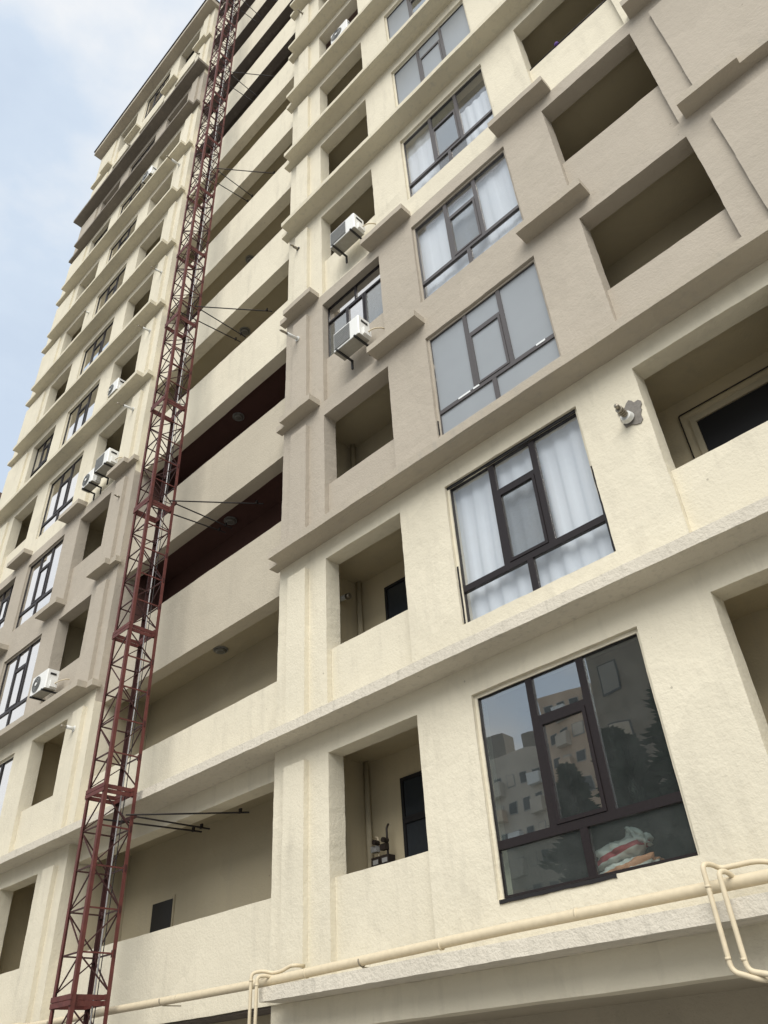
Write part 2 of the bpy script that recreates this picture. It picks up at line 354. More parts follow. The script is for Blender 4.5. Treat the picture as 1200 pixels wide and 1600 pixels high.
def pane_box(x0, x1, y, z0, z1): return MB().box(x0, x1, y - 0.004, y + 0.004, z0, z1)
def window(x0, x1, z0, z1, k, fmat, panes, label, bw=0.05, layout='triple', y=7.50):
    """frame mesh with panes and the opening sash as children; panes = 6 material names"""
    ori = (x0, y, z0); fm = MB(); r_ = 0.022
    W = x1 - x0; H = z1 - z0
    fm.box(x0, x0 + r_, y - 0.03, y + 0.03, z0, z1); fm.box(x1 - r_, x1, y - 0.03, y + 0.03, z0, z1)
    fm.box(x0 + r_, x1 - r_, y - 0.03, y + 0.03, z0, z0 + r_); fm.box(x0 + r_, x1 - r_, y - 0.03, y + 0.03, z1 - r_, z1)
    if layout == 'triple':
        xa, xb, xm = x0 + W * 0.343, x0 + W * 0.657, x0 + W * 0.496; zt = z0 + H * 0.232; zs = z1 - H * 0.235
        fm.box(x0 + r_, x1 - r_, y - 0.032, y + 0.032, zt - bw, zt + bw)
        fm.box(xa - bw, xa + bw, y - 0.030, y + 0.030, zt + bw, z1 - r_); fm.box(xb - bw, xb + bw, y - 0.030, y + 0.030, zt + bw, z1 - r_)
        fm.box(xm - bw, xm + bw, y - 0.030, y + 0.030, z0 + r_, zt - bw)
        fm.box(xa + bw, xb - bw, y - 0.028, y + 0.028, zs - bw * 0.8, zs + bw * 0.8)
        cells = [(x0 + r_, xa - bw, zt + bw, z1 - r_), (xa + bw, xb - bw, zs + bw * 0.8, z1 - r_), None, (xb + bw, x1 - r_, zt + bw, z1 - r_),
                 (x0 + r_, xm - bw, z0 + r_, zt - bw), (xm + bw, x1 - r_, z0 + r_, zt - bw)]
        sash = (xa + bw, xb - bw, zt + bw, zs - bw * 0.8)
    elif layout == 'bare':      # transom band on top, three lights below
        xa, xb, xm = x0 + W * 0.34, x0 + W * 0.66, x0 + W * 0.5; zt = z1 - H * 0.30
        fm.box(x0 + r_, x1 - r_, y - 0.032, y + 0.032, zt - bw * 0.6, zt + bw * 0.6)
        fm.box(xm - bw * .6, xm + bw * .6, y - 0.03, y + 0.03, zt + bw * 0.6, z1 - r_)
        fm.box(xa - bw * .6, xa + bw * .6, y - 0.03, y + 0.03, z0 + r_, zt - bw * 0.6); fm.box(xb - bw * .6, xb + bw * .6, y - 0.03, y + 0.03, z0 + r_, zt - bw * 0.6)
        cells = [(x0 + r_, xm - bw * .6, zt + bw * .6, z1 - r_), (xm + bw * .6, x1 - r_, zt + bw * .6, z1 - r_), None, (xb + bw * .6, x1 - r_, z0 + r_, zt - bw * .6), (x0 + r_, xa - bw * .6, z0 + r_, zt - bw * .6)]
        sash = (xa + bw * .6, xb - bw * .6, z0 + r_, zt - bw * .6)
    wo = fm.build('window', fmat, B, ori, label=label)
    for c, mname in zip(cells, panes):
        if c: pane_box(c[0], c[1], y, c[2], c[3]).build('pane', mname, wo, (c[0], y, c[2]))
    s0, s1, t0, t1 = sash; g_ = 0.004; sw = 0.042
    sm = MB(); s0 += g_; s1 -= g_; t0 += g_; t1 -= g_
    sm.box(s0, s0 + sw, y - 0.042, y + 0.02, t0, t1); sm.box(s1 - sw, s1, y - 0.042, y + 0.02, t0, t1)
    sm.box(s0 + sw, s1 - sw, y - 0.042, y + 0.02, t0, t0 + sw); sm.box(s0 + sw, s1 - sw, y - 0.042, y + 0.02, t1 - sw, t1)
    sm.build('sash', fmat, wo, (s0, y, t0)); pane_box(s0 + sw, s1 - sw, y - 0.01, t0 + sw, t1 - sw).build('pane', panes[2], wo, (s0, y, t0))
    return wo
STO = ['first', 'second', 'third', 'fourth', 'fifth', 'sixth', 'seventh', 'eighth', 'ninth', 'tenth', 'eleventh', 'twelfth', 'thirteenth']

WINGS = [('right', -4.315, 1, 11), ('left', -20.65, -1, 13)]
for side, c, m_, nvis in WINGS:
    def X(a, b_): p, q = c + m_ * a, c + m_ * b_; return (min(p, q), max(p, q))
    xw = X(-4.985, 5.80)
    for k in range(NS):
        wm, lm = zone(k); z0, z1 = Z(k), Z(k + 1)
        A = X(-3.785, -2.065); Bx = X(-1.155, 1.155); C = X(2.015, 3.785)
        ztop, zpar, zb0, zb1 = z1 - 0.335, z0 + 1.31, z0 + 0.60, z1 - 0.37
        holes = [(A[0], A[1], z0 + 0.03, ztop), (Bx[0], Bx[1], zb0, zb1), (C[0], C[1], z0 + 0.03, ztop)]
        holed_wall(xw[0], xw[1], z0, z1, holes, YW, YR, 0.075 if (side == 'right' and k < 4) else 0.17).build('wall', wm, B, (xw[0], YW, z0), wobble=True)
        for nm, q in (('A', A), ('C', C)):
            MB().gbox(q[0] + 0.002, q[1] - 0.002, YW + 0.10, YR + 0.002, z0 + 0.032, zpar).build('parapet', wm, B, (q[0], YW + 0.1, z0), wobble=True)
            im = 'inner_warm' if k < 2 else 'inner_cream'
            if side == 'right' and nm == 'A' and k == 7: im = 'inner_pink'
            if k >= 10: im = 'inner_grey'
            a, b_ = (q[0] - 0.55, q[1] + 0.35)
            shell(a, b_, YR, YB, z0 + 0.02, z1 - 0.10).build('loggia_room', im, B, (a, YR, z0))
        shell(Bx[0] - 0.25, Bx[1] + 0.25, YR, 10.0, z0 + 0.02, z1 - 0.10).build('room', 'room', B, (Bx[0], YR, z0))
        # ribs / corner panels
        r1 = X(-4.655, -4.205); MB().gbox(r1[0], r1[1], 7.306, YW + 0.02, z0 + 0.14, z1 - 0.34).build('rib', wm, B, (r1[0], 7.3, z0), wobble=True)
        r2 = X(4.165, 5.78); MB().gbox(r2[0], r2[1], 7.330, YW + 0.02, z0 + 0.14, z1 - 0.35).build('corner_panel', wm, B, (r2[0], 7.3, z0), wobble=True)
    # side walls of the wing
    for k in range(NS):
        wm, _ = zone(k)
        g0 = c + m_ * -4.985
        zz0, zz1 = Z(k) - (0.30 if k else 0), Z(k + 1) - 0.30
        mb = MB(); sgn = 1 if m_ < 0 else -1     # gap-side return
        n = 8
        for j in range(n):
            a, b_ = zz0 + (zz1 - zz0) * j / n, zz0 + (zz1 - zz0) * (j + 1) / n
            xg = g0 + 0.003 * sgn
            q = [(xg, YW + 0.004, a), (xg, 9.0, a), (xg, 9.0, b_), (xg, YW + 0.004, b_)]
            mb.quad(*(q if sgn > 0 else q[::-1]))
        mb.build('side_wall', wm, B, (g0, YW, zz0), wobble=True)
        g1 = c + m_ * 5.80; sgn = -sgn; xg = g1 + 0.003 * sgn
        q = [(xg, YW + 0.004, zz0), (xg, 19.9, zz0), (xg, 19.9, zz1), (xg, YW + 0.004, zz1)]
        mb = MB(); mb.quad(*(q if sgn > 0 else q[::-1])); mb.build('side_wall', wm, B, (g1, YW, zz0))
    # ledges
    def outline(pts):
        P = [(c + m_ * a, y) for a, y in pts]
        return P if m_ > 0 else P[::-1]
    TH = 0.15
    for k in range(0, NS + 1):
        lm = zone(min(k, NS - 1))[1]
        if k == 2: lm = 'ledge_tan'
        if k == 3: lm = 'ledge_tan'
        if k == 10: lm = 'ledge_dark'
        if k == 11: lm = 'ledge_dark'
        if k in (0, 1): lm = 'ledge_grey'
        if k == 0:
            P = [(-4.665, 7.0), (5.95, 7.0), (5.95, YW + 0.05), (-4.665, YW + 0.05)]
            MB().prism(outline(P), Z(0), Z(0) + TH).build('ledge', lm, B, (c, 7, Z(0)), wobble=True)
        elif k in (3, 4, 12):
            lm = 'ledge_tan' if k < 12 else 'ledge_cream'
            for a, b_ in ((-2.30, -1.12), (1.09, 2.29)):
                P = [(a, 7.12), (b_, 7.12), (b_, YW + 0.02), (a, YW + 0.02)]
                MB().prism(outline(P), Z(k), Z(k) + TH).build('short_ledge', lm, B, (c + m_ * a, 7.1, Z(k)), wobble=True)
            P = [(-4.80, 7.12), (-3.89, 7.12), (-3.89, YW + 0.02), (-5.07, YW + 0.02), (-5.07, 7.26), (-4.80, 7.26)]
            MB().prism(outline(P), Z(k), Z(k) + TH).build('short_ledge', lm, B, (c - m_ * 4.8, 7.1, Z(k)), wobble=True)
            P = [(3.885, 7.12), (4.755, 7.12), (4.755, 7.22), (5.88, 7.22), (5.88, YW + 0.02), (3.885, YW + 0.02)]
            MB().prism(outline(P), Z(k), Z(k) + TH).build('short_ledge', lm, B, (c + m_ * 4, 7.1, Z(k)), wobble=True)
        elif k in (11, 13):
            th = TH + 0.04 if k == 11 else 0.32
            P = [(-5.12, 6.95), (6.05, 6.95), (6.05, YW + 0.3), (-5.12, YW + 0.15)]
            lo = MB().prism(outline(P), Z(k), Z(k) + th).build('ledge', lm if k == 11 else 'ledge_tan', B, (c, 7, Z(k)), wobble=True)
            if k == 13:
                P = [(-5.16, 6.90), (6.09, 6.90), (6.09, YW + 0.3), (-5.16, YW + 0.15)]
                MB().prism(outline(P), Z(k) + th + 0.004, Z(k) + th + 0.09).build('flashing', 'flashing', B, (c, 7, Z(k)))
        elif k == 1:
            continue
        else:
            P = [(-4.83, 7.0), (4.88, 7.0), (4.88, 7.24), (5.88, 7.24), (5.88, YW + 0.02), (-5.08, YW + 0.02), (-5.08, 7.22), (-4.83, 7.22)]
            MB().prism(outline(P), Z(k), Z(k) + TH).build('ledge', lm, B, (c, 7, Z(k)), wobble=True)
    # windows of the centre column
    for k in range(nvis):
        Bx = X(-1.155, 1.155); za, zb = Z(k) + 0.60, Z(k + 1) - 0.37
        fm_, P = 'frame_brown', ['glass_mirror'] * 6
        lab = None
        if side == 'right':
            if k == 0: P = ['glass_dark'] * 4 + ['glass_low'] * 2; lab = 'dark brown framed window with dusty dark panes above the gas pipe'
            elif k == 1: P = ['glass_clear', 'glass_clear', 'glass_sash', 'glass_clear', 'glass_clear', 'glass_clear']; lab = 'black framed window lined with white curtains'
            elif k == 2: fm_ = 'frame_grey'; P = ['milky'] * 6; lab = 'window with grey frame and milky panes'
            elif k == 3: fm_ = 'frame_grey'; P = ['glass_clear', 'glass_clear', 'glass_sash', 'glass_clear', 'glass_clear', 'glass_clear']
            elif k == 4: fm_ = 'frame_grey'; P = ['glass_clear', 'glass_dark', 'glass_dark', 'glass_clear', 'glass_clear', 'glass_clear']
            elif k == 5: fm_ = 'frame_grey'; P = ['milky'] * 6
            elif k == 6: fm_ = 'frame_grey'; P = ['milky', 'glass_dark', 'glass_dark', 'milky', 'milky', 'milky']
        wo_ = window(Bx[0] + 0.03, Bx[1] - 0.03, za + 0.02, zb - 0.03, k, fm_, P, lab, bw=0.038 if fm_ == 'frame_grey' else 0.046)
        if side == 'right' and k == 2:
            for a, b_ in ((-5.02, -4.78), (-4.72, -4.60), (-3.52, -3.36)):
                MB().box(a, b_, 7.462, 7.467, 8.665, 8.70).build('protective_tape', 'cabinet', wo_, (a, 7.46, 8.67))
        lin = MB(); xa, xb = Bx
        for q in ((xa + 0.002, xa + 0.045, za, zb - 0.002), (xb - 0.045, xb - 0.002, za, zb - 0.002), (xa + 0.045, xb - 0.045, zb - 0.045, zb - 0.002)):
            lin.gbox(q[0], q[1], 7.452, 7.498, q[2], q[3])
        lin.build('reveal_trim', zone(k)[0], B, (xa, 7.45, za), wobble=True)
    # loggias that have been glazed in
    glazed = [('A', 3)] if side == 'right' else [('C', 3), ('C', 5), ('C', 9)]
    for nm, k in glazed:
        q = X(-3.785, -2.065) if nm == 'A' else X(2.015, 3.785)
        z0_ = Z(k) + 1.31
        lay = 'bare' if nm == 'A' else 'triple'
        window(q[0] + 0.01, q[1] - 0.01, z0_ + 0.01, Z(k + 1) - 0.345, k, 'frame_brown', ['glass_mirror', 'glass_mirror', 'glass_mirror', 'glass_dark', 'glass_dark', 'glass_mirror'], None, bw=0.04, layout=lay, y=7.58)
    # upper part of the core behind everything
core = MB().box(-26.3, 1.35, 10.05, 19.9, -EYE, Z(13) + 0.2); core.build('rear_block', 'cream', B, (-12.5, 10, -EYE))
MB().box(-26.3, 1.35, 7.5, 10.0, Z(13) + 0.02, Z(13) + 0.2).build('roof_slab', 'concrete', B, (-12.5, 7.5, Z(13)))

# ledge of the second storey runs across the whole front, over the recess as well
MB().prism([(-26.55, 7.0), (1.6, 7.0), (1.6, YW + 0.18), (-26.55, YW + 0.18)], Z(1), Z(1) + 0.15).build('ledge', 'ledge_grey', B, (-12.5, 7, Z(1)), wobble=True, label='stained grey ledge running the full width above the first storey')

# recessed balcony bay
for k in range(NS + 1):
    zb, zt = Z(k) - 0.34, Z(k) + 1.31
    if k == 0: zb = Z(0) + 0.02
    pm = 'balcony_tan' if 2 <= k < 4 else 'cream' if k < 10 else 'pale'
    if k == NS: zt = Z(k) + 0.9
    MB().gbox(GAP0 + 0.005, GAP1 + 0.02, 7.58, 7.88, zb, zt, 0.2).build('balcony_parapet', pm, B, (GAP0, 7.58, zb), wobble=True)
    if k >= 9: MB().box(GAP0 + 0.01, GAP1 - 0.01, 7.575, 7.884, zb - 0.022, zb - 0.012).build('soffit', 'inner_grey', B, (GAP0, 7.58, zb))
    if k:   # room of storey k-1 : ceiling just under the slab
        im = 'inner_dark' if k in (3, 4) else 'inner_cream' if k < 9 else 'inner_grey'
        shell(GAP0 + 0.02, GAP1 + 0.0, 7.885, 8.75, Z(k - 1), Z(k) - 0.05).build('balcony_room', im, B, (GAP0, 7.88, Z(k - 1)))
# beam dropping below the long ledge in the bay is part of the parapet above; the small dark window in the back wall
q = MB().box(-14.72, -13.82, 8.722, 8.76, 2.5, 3.12).build('window', 'inner_cream', B, (-14.7, 8.7, 2.5), label='small dark window low in the balcony back wall')
pane_box(-14.53, -13.86, 8.716, 2.5, 3.06).build('pane', 'void', q, (-14.5, 8.69, 2.5))
# ground storey: beam, soffit, set-back wall and columns
MB().box(-9.30, 1.48, 7.81, 8.415, 0.68, 0.92).build('soffit', 'balcony_tan', B, (-9.3, 7.8, 0.68))
MB().gbox(-9.30, 1.48, 7.452, 7.80, 0.60, Z(0) - 0.002, 0.3).build('beam', 'cream', B, (-9.3, 7.45, 0.6), wobble=True)
MB().gbox(-26.4, -9.32, 8.20, 8.40, 0.55, Z(0) + 0.012, 0.4).build('beam', 'inner_cream', B, (-26.4, 8.2, 0.55), wobble=True)
MB().box(-26.4, -9.32, 7.62, 8.18, Z(0) - 0.01, Z(0) + 0.012).build('soffit', 'inner_grey', B, (-26.4, 7.6, 0.9))
MB().box(-26.4, 1.48, 8.42, 10.0, 0.66, 0.93).build('soffit', 'balcony_tan', B, (-12, 7.9, 0.66))
MB().box(-26.4, 1.48, 9.9, 10.04, -EYE, 0.66).build('ground_floor_wall', 'balcony_tan', B, (-12, 9.9, -EYE))
for x in (-26.1, -20.6, -15.9, -10.6, 1.2):
    MB().box(x - 0.22, x + 0.22, 8.50, 8.90, -EYE, 0.659).build('column', 'cream', B, (x, 7.5, -EYE))

# details inside the open loggias
def back_opening(x0, x1, z0, z1, lab, fr=0.05, mid=None):
    f_ = MB(); y = YB - 0.03
    f_.box(x0, x0 + fr, y - 0.02, y + 0.028, z0, z1); f_.box(x1 - fr, x1, y - 0.02, y + 0.028, z0, z1); f_.box(x0 + fr, x1 - fr, y - 0.02, y + 0.028, z1 - fr, z1)
    if mid: f_.box(x0 + fr, x1 - fr, y - 0.02, y + 0.028, mid - 0.045, mid + 0.045)
    o = f_.build('window', 'sealant', B, (x0, y, z0), label=lab)
    for a, b_ in ([(z0, mid - 0.045), (mid + 0.045, z1 - fr)] if mid else [(z0, z1 - fr)]):
        pane_box(x0 + fr, x1 - fr, y + 0.012, a, b_).build('pane', 'window_dark', o, (x0 + fr, y, a))
back_opening(-7.90, -6.5, 1.6, 3.70, 'black framed glazed door inside the lowest loggia', mid=3.09)
back_opening(-7.97, -6.5, 4.9, 7.03, 'dark window inside the second-storey loggia')
# second storey right-hand loggia: moulded door surround and dark opening
dz = MB(); y = YB
for a, b_, zl in ((-2.02, -1.86, 6.62), ):
    pass
MB().box(-2.20, 0.15, YB - 0.05, YB - 0.002, 6.93, 7.03).build('door_surround', 'inner_cream', B, (-2.1, YB, 6.5))
MB().box(-2.20, -2.12, YB - 0.05, YB - 0.002, 4.3, 6.928).build('door_surround', 'inner_cream', B, (-2.1, YB, 4.3))
MB().box(-2.118, 0.1, YB - 0.03, YB - 0.002, 4.3, 6.925).build('door', 'void', B, (-1.96, YB, 4.3))  # flat near-black sheet; the open doorway's darkness is put into its colour
MB().tube(bend([(-2.32, YB - 0.03, 4.4), (-2.32, YB - 0.03, 7.16), (0.1, YB - 0.03, 7.16)], 0.03), 0.010, 6).build('conduit', 'meter_dark', B, (-2.36, YB, 4.4))
MB().tube([(-2.60, 8.2, 4.4), (-2.60, 8.2, 7.30)], 0.04, 10).build('riser_pipe', 'inner_cream', B, (-2.6, 8.2, 4.4), smooth=True)
# riser and gas meters in the lowest loggia
MB().tube([(-8.54, YB - 0.10, 1.0), (-8.54, YB - 0.10, 4.10)], 0.045, 12).build('riser_pipe', 'inner_cream', B, (-8.36, YB, 1), smooth=True)
MB().tube([(-8.54, YB - 0.10, 4.4), (-8.54, YB - 0.10, 7.38)], 0.05, 12).build('riser_pipe', 'inner_cream', B, (-8.47, YB, 4.4), smooth=True)
MB().tube([(-8.54, YB - 0.10, 7.6), (-8.54, YB - 0.10, 10.68)], 0.05, 12).build('riser_pipe', 'inner_cream', B, (-8.42, YB, 7.6), smooth=True)

# chipped plaster round the flue of the right-hand loggia and black sealant on the windows
hp = MB(); cxx, czz = -2.49, 6.53; ring = []
for j in range(26):
    t = 2 * math.pi * j / 26; r = 0.19 * (0.85 + 0.55 * noise.noise(Vector((math.cos(t) * 1.7, math.sin(t) * 1.7, 3.1))))
    ring.append((cxx + r * math.cos(t), 7.386, czz + r * 1.05 * math.sin(t)))
hp.v = ring + [(x, 7.41, z) for x, _, z in ring]; n_ = len(ring)
hp.f = [tuple(range(n_))] + [(k, n_ + k, n_ + (k + 1) % n_, (k + 1) % n_) for k in range(n_)]
hp.build('plaster_patch', 'concrete', B, (cxx, 7.39, czz), label='ragged grey patch of broken plaster')
def strip(x0, x1, z0, z1, y=7.447, amp=0.016):
    "ragged bead of black sealant along a window edge"
    mb = MB(); hz = (x1 - x0) > (z1 - z0); n = 26
    P, Q = [], []
    for j in range(n + 1):
        t = j / n; e = 0.5 + 0.5 * noise.noise(Vector((x0 * 3 + t * 9, z0 * 2, 1.7)))
        if hz: x = x0 + (x1 - x0) * t; P.append((x, z0 - amp * e)); Q.append((x, z1 + amp * (1 - e) * 0.4))
        else: z = z0 + (z1 - z0) * t; P.append((x0 - amp * e, z)); Q.append((x1 + amp * 0.4 * (1 - e), z))
    for (a, b_), (c_, d_), (a2, b2), (c2, d2) in zip(P, Q, P[1:], Q[1:]):
        mb.quad((a, y, b_), (a2, y, b2), (c2, y, d2), (c_, y, d_))
    o = len(mb.v); mb.v += [(x, y_ + 0.02, z) for x, y_, z in mb.v]
    nf = len(mb.f)
    for f_ in list(mb.f): mb.f.append(tuple(k + o for k in f_)[::-1]); mb.f.append((f_[1], f_[0], f_[0] + o, f_[1] + o)); mb.f.append((f_[3], f_[2], f_[2] + o, f_[3] + o))
    mb.build('sealant_strip', 'sealant', B, (x0, y, z0))
strip(-5.44, -4.02, 1.508, 1.534, 7.386); strip(-5.46, -3.20, 7.10, 7.135, 7.440); strip(-5.475, -5.445, 4.86, 5.75); strip(-3.195, -3.165, 4.86, 6.15)
strip(-5.475, -5.455, 8.2, 8.5, 7.44, 0.008)

# ------------------------------------------------------------------ hoist mast
MX0, MX1, MY0, MY1 = -12.93, -12.39, 6.30, 6.84
M = thing('hoist_mast', (-12.66, 6.57, -EYE), 'dark red steel lattice hoist mast rising in front of the recessed balconies', 'mast')
SEC = 3.02; ZJ = 1.28 - SEC
LEGS = [(MX0, MY0), (MX1, MY0), (MX1, MY1), (MX0, MY1)]
RW = 0.052
for s_ in range(16):
    z0 = ZJ + SEC * s_
    if z0 > 46: break
    lo = max(z0, -EYE)
    so_ = None
    for z in ((z0 + 0.002, z0 + 0.070), (z0 + SEC - 0.075, z0 + SEC - 0.008)):
        if z[0] < -EYE: continue
        sec = MB()
        for k in range(4):
            a, b_ = LEGS[k], LEGS[(k + 1) % 4]
            x0, x1 = min(a[0], b_[0]), max(a[0], b_[0]); y0, y1 = min(a[1], b_[1]), max(a[1], b_[1])
            if x1 - x0 > y1 - y0: sec.box(x0 - 0.038, x1 + 0.038, y0 - 0.050, y0 - 0.0355, z[0], z[1])
            else: sec.box(x0 - 0.050, x0 - 0.0355, y0 - 0.040, y1 + 0.040, z[0], z[1])
        if so_ is None: so_ = sec.build('mast_section', 'mast_red', M, (MX0, MY0, z[0]))
        else: sec.build('band', 'mast_red', so_, (MX0, MY0, z[0]))
    for k, (x, y) in enumerate(LEGS):          # angle-iron legs
        sx, sy_ = (1 if k in (0, 3) else -1), (1 if k in (0, 1) else -1)
        mb = MB(); zz = (lo, z0 + SEC - 0.001)
        def bx(a, b_, c_, d_): mb.box(min(a, b_), max(a, b_), min(c_, d_), max(c_, d_), zz[0], zz[1])
        bx(x - sx * 0.032, x + sx * 0.030, y - sy_ * 0.032, y - sy_ * 0.022); bx(x - sx * 0.032, x - sx * 0.022, y - sy_ * 0.0219, y + sy_ * 0.030)
        mb.build('leg', 'mast_shaded' if k == 3 else 'mast_red', so_, (x, y, lo))  # rear left leg gets the red with shade in its colour
    nb = 5; h = SEC / nb
    for j in range(nb):
        za = z0 + h * j + (0.09 if j == 0 else 0.0); zb_ = z0 + h * (j + 1)
        if za < -EYE: continue
        for k in range(4):
            a, b_ = LEGS[k], LEGS[(k + 1) % 4]
            A_, B_ = (a, b_) if (j + k) % 2 == 0 else (b_, a)
            if j: MB().bar((a[0], a[1], za), (b_[0], b_[1], za), 0.022).build('rung', 'mast_red' if k == 1 else 'mast_shaded', so_, (a[0], a[1], za))
            MB().bar((A_[0], A_[1], za + 0.03), (B_[0], B_[1], zb_ - 0.03 - (0.07 if j == nb - 1 else 0)), 0.018).build('diagonal_brace', 'mast_shaded', so_, (a[0], a[1], za))
            if j: MB().box(a[0] - 0.045, a[0] + 0.045, a[1] - 0.012, a[1] + 0.012, za - 0.05, za + 0.05).build('gusset', 'mast_shaded', so_, (a[0], a[1], za)) if k in (2, 3) else None
MB().tube([(-12.55 + 0.02 * math.sin(z * 1.3), 6.70, z) for z in [-EYE + 0.9 * q for q in range(53)]], 0.014, 6).build('cable', 'cable_grey', M, (-12.55, 6.7, -EYE), smooth=True)
MB().tube([(-12.505, 6.735, z) for z in (-EYE, 46.0)], 0.008, 6).build('hoist_rope', 'steel_dark', M, (-12.5, 6.74, -EYE))
for q, z in enumerate((3.80, 10.22, 16.57, 23.2, 29.6, 36.2)):
    for ex, sx, sy_ in ((-10.88, MX1, MY1 - 0.1), (-11.98, MX1, MY1), (-12.22, MX0 + 0.1, MY0 + 0.2)):
        e = Vector((ex, 8.0, z)); st = Vector((sx, sy_, z * 1.03)); d = (e - st).normalized()
        tb = MB().tube([st, e + d * 0.12], 0.015, 8); ro = tb.build('tie_rod', 'steel_dark', M, tuple(st))
        MB().box(e.x - 0.03, e.x + 0.03, 7.95, 7.98, z - 0.02, z + 0.06).build('anchor_plate', 'steel_dark', ro, (e.x, 7.97, z))
    MB().box(MX0 - 0.04, MX1 + 0.04, MY1 + 0.04, MY1 + 0.08, z * 1.03 - 0.03, z * 1.03 + 0.03).build('tie_collar', 'mast_shaded', M, (MX0, MY1, z))

# ------------------------------------------------------------------ air conditioners
def air_conditioner(x, y, z, label, w_=0.78, h_=0.52, d_=0.28, fan='round', brackets=True, down=False, wall=YW):
    "x = left end, y = front face, z = bottom"
    t = thing('air_conditioner', (x + w_ / 2, y + d_, z), label, 'air conditioner', 'outdoor air conditioning units')
    def P(mb, nm, mt, o, par=t, **kw): return mb.build(nm, mt, par, o, **kw)
    r = 0.02
    cs = MB().prism([(x + r, y), (x + w_ - r, y), (x + w_, y + r), (x + w_, y + d_), (x, y + d_), (x, y + r)], z, z + h_, 9)
    c_ = P(cs, 'casing', 'ac_white', (x, y, z))
    P(MB().box(x + 0.01, x + w_ - 0.01, y + 0.01, y + d_ - 0.01, z - 0.012, z - 0.002), 'base_pan', 'ac_under', (x, y, z), c_)
    cx, cz, R_ = x + w_ * 0.36, z + h_ * 0.5, h_ * 0.42
    if fan == 'round':
        g_ = MB().tube([(cx, y - 0.004, cz), (cx, y - 0.014, cz)], R_, 28); go = P(g_, 'fan_grille', 'ac_grille', (cx, y, cz))
        for q in (0.35, 0.6, 0.85):
            P(MB().tube(arc((cx, y - 0.018, cz), (1, 0, 0), (0, 0, 1), R_ * q, 0, 2 * math.pi, 24), 0.0035, 5), 'grille_ring', 'bracket', (cx, y, cz), go)
        P(MB().tube([(cx, y - 0.012, cz), (cx, y - 0.026, cz)], 0.045, 14), 'hub_badge', 'ac_white', (cx, y, cz), go)
    else:
        go = P(MB().box(x + 0.04, x + w_ * 0.66, y - 0.012, y - 0.002, z + 0.04, z + h_ - 0.04), 'fan_grille', 'ac_grille', (x, y, z))
        for q in range(9):
            zz = z + 0.06 + (h_ - 0.12) * q / 8
            P(MB().box(x + 0.04, x + w_ * 0.66, y - 0.018, y - 0.0125, zz - 0.004, zz + 0.004), 'grille_slat', 'meter_grey', (x, y, zz), go)
    P(MB().box(x + w_ + 0.001, x + w_ + 0.012, y + 0.07, y + d_ - 0.06, z + h_ * 0.72, z + h_ * 0.82), 'hand_grip', 'bracket', (x + w_, y, z))
    P(MB().box(x + w_ + 0.001, x + w_ + 0.055, y + 0.10, y + d_ - 0.02, z + 0.03, z + h_ * 0.42), 'valve_cover', 'ac_white', (x + w_, y, z))
    if brackets:
        for bx_ in (x + 0.10, x + w_ - 0.12):
            s_ = -1 if not down else -1
            mb = MB().box(bx_, bx_ + 0.035, y - 0.03, wall, z - 0.05, z - 0.014).box(bx_, bx_ + 0.035, wall - 0.035, wall, z - 0.26, z - 0.0505)
            P(mb, 'bracket', 'bracket', (bx_, y, z))
    pipe = bend([(x + w_ + 0.03, y + 0.2, z + 0.12), (x + w_ + 0.16, y + 0.24, z + 0.16), (x + w_ + 0.24, wall - 0.02, z + 0.22), (x + w_ + 0.26, wall + 0.05, z + 0.22)], 0.06)
    P(MB().tube(pipe, 0.014, 6), 'refrigerant_pipe', 'pipe_cream', (x + w_, y, z), smooth=True)
    return t
air_conditioner(-7.40, 7.00, 14.66, 'white air conditioner on black brackets in front of the open fifth-storey loggia, right wing', w_=0.76, h_=0.49, d_=0.30, fan='square')
air_conditioner(-7.37, 7.00, 11.32, 'white air conditioner fixed below the glazed fourth-storey loggia window', w_=0.70, h_=0.50, d_=0.30, fan='square')
air_conditioner(-7.60, 7.42, 25.55, 'white air conditioner standing in a brown painted loggia high on the right wing', w_=0.72, h_=0.55, brackets=False, wall=7.72)
air_conditioner(-18.35, 7.00, 8.08, 'white air conditioner with round fan beside the pale window above the tan ledge, left wing', w_=0.80, h_=0.48, d_=0.28)
air_conditioner(-17.33, 6.98, 14.46, 'larger white air conditioner of the pair under the loggia, left wing', w_=0.74, h_=0.50, d_=0.30, fan='square')
air_conditioner(-18.05, 7.02, 14.32, 'smaller lower white air conditioner of the pair, with round fan', w_=0.60, h_=0.46, d_=0.26)
air_conditioner(-19.00, 7.05, 31.45, 'small white air conditioner high up between ledges near the top of the left wing', w_=0.72, h_=0.55)
air_conditioner(-18.75, 7.42, 18.72, 'white air conditioner tucked behind a ledge inside a loggia, left wing', w_=0.70, h_=0.50, brackets=False, wall=7.72)

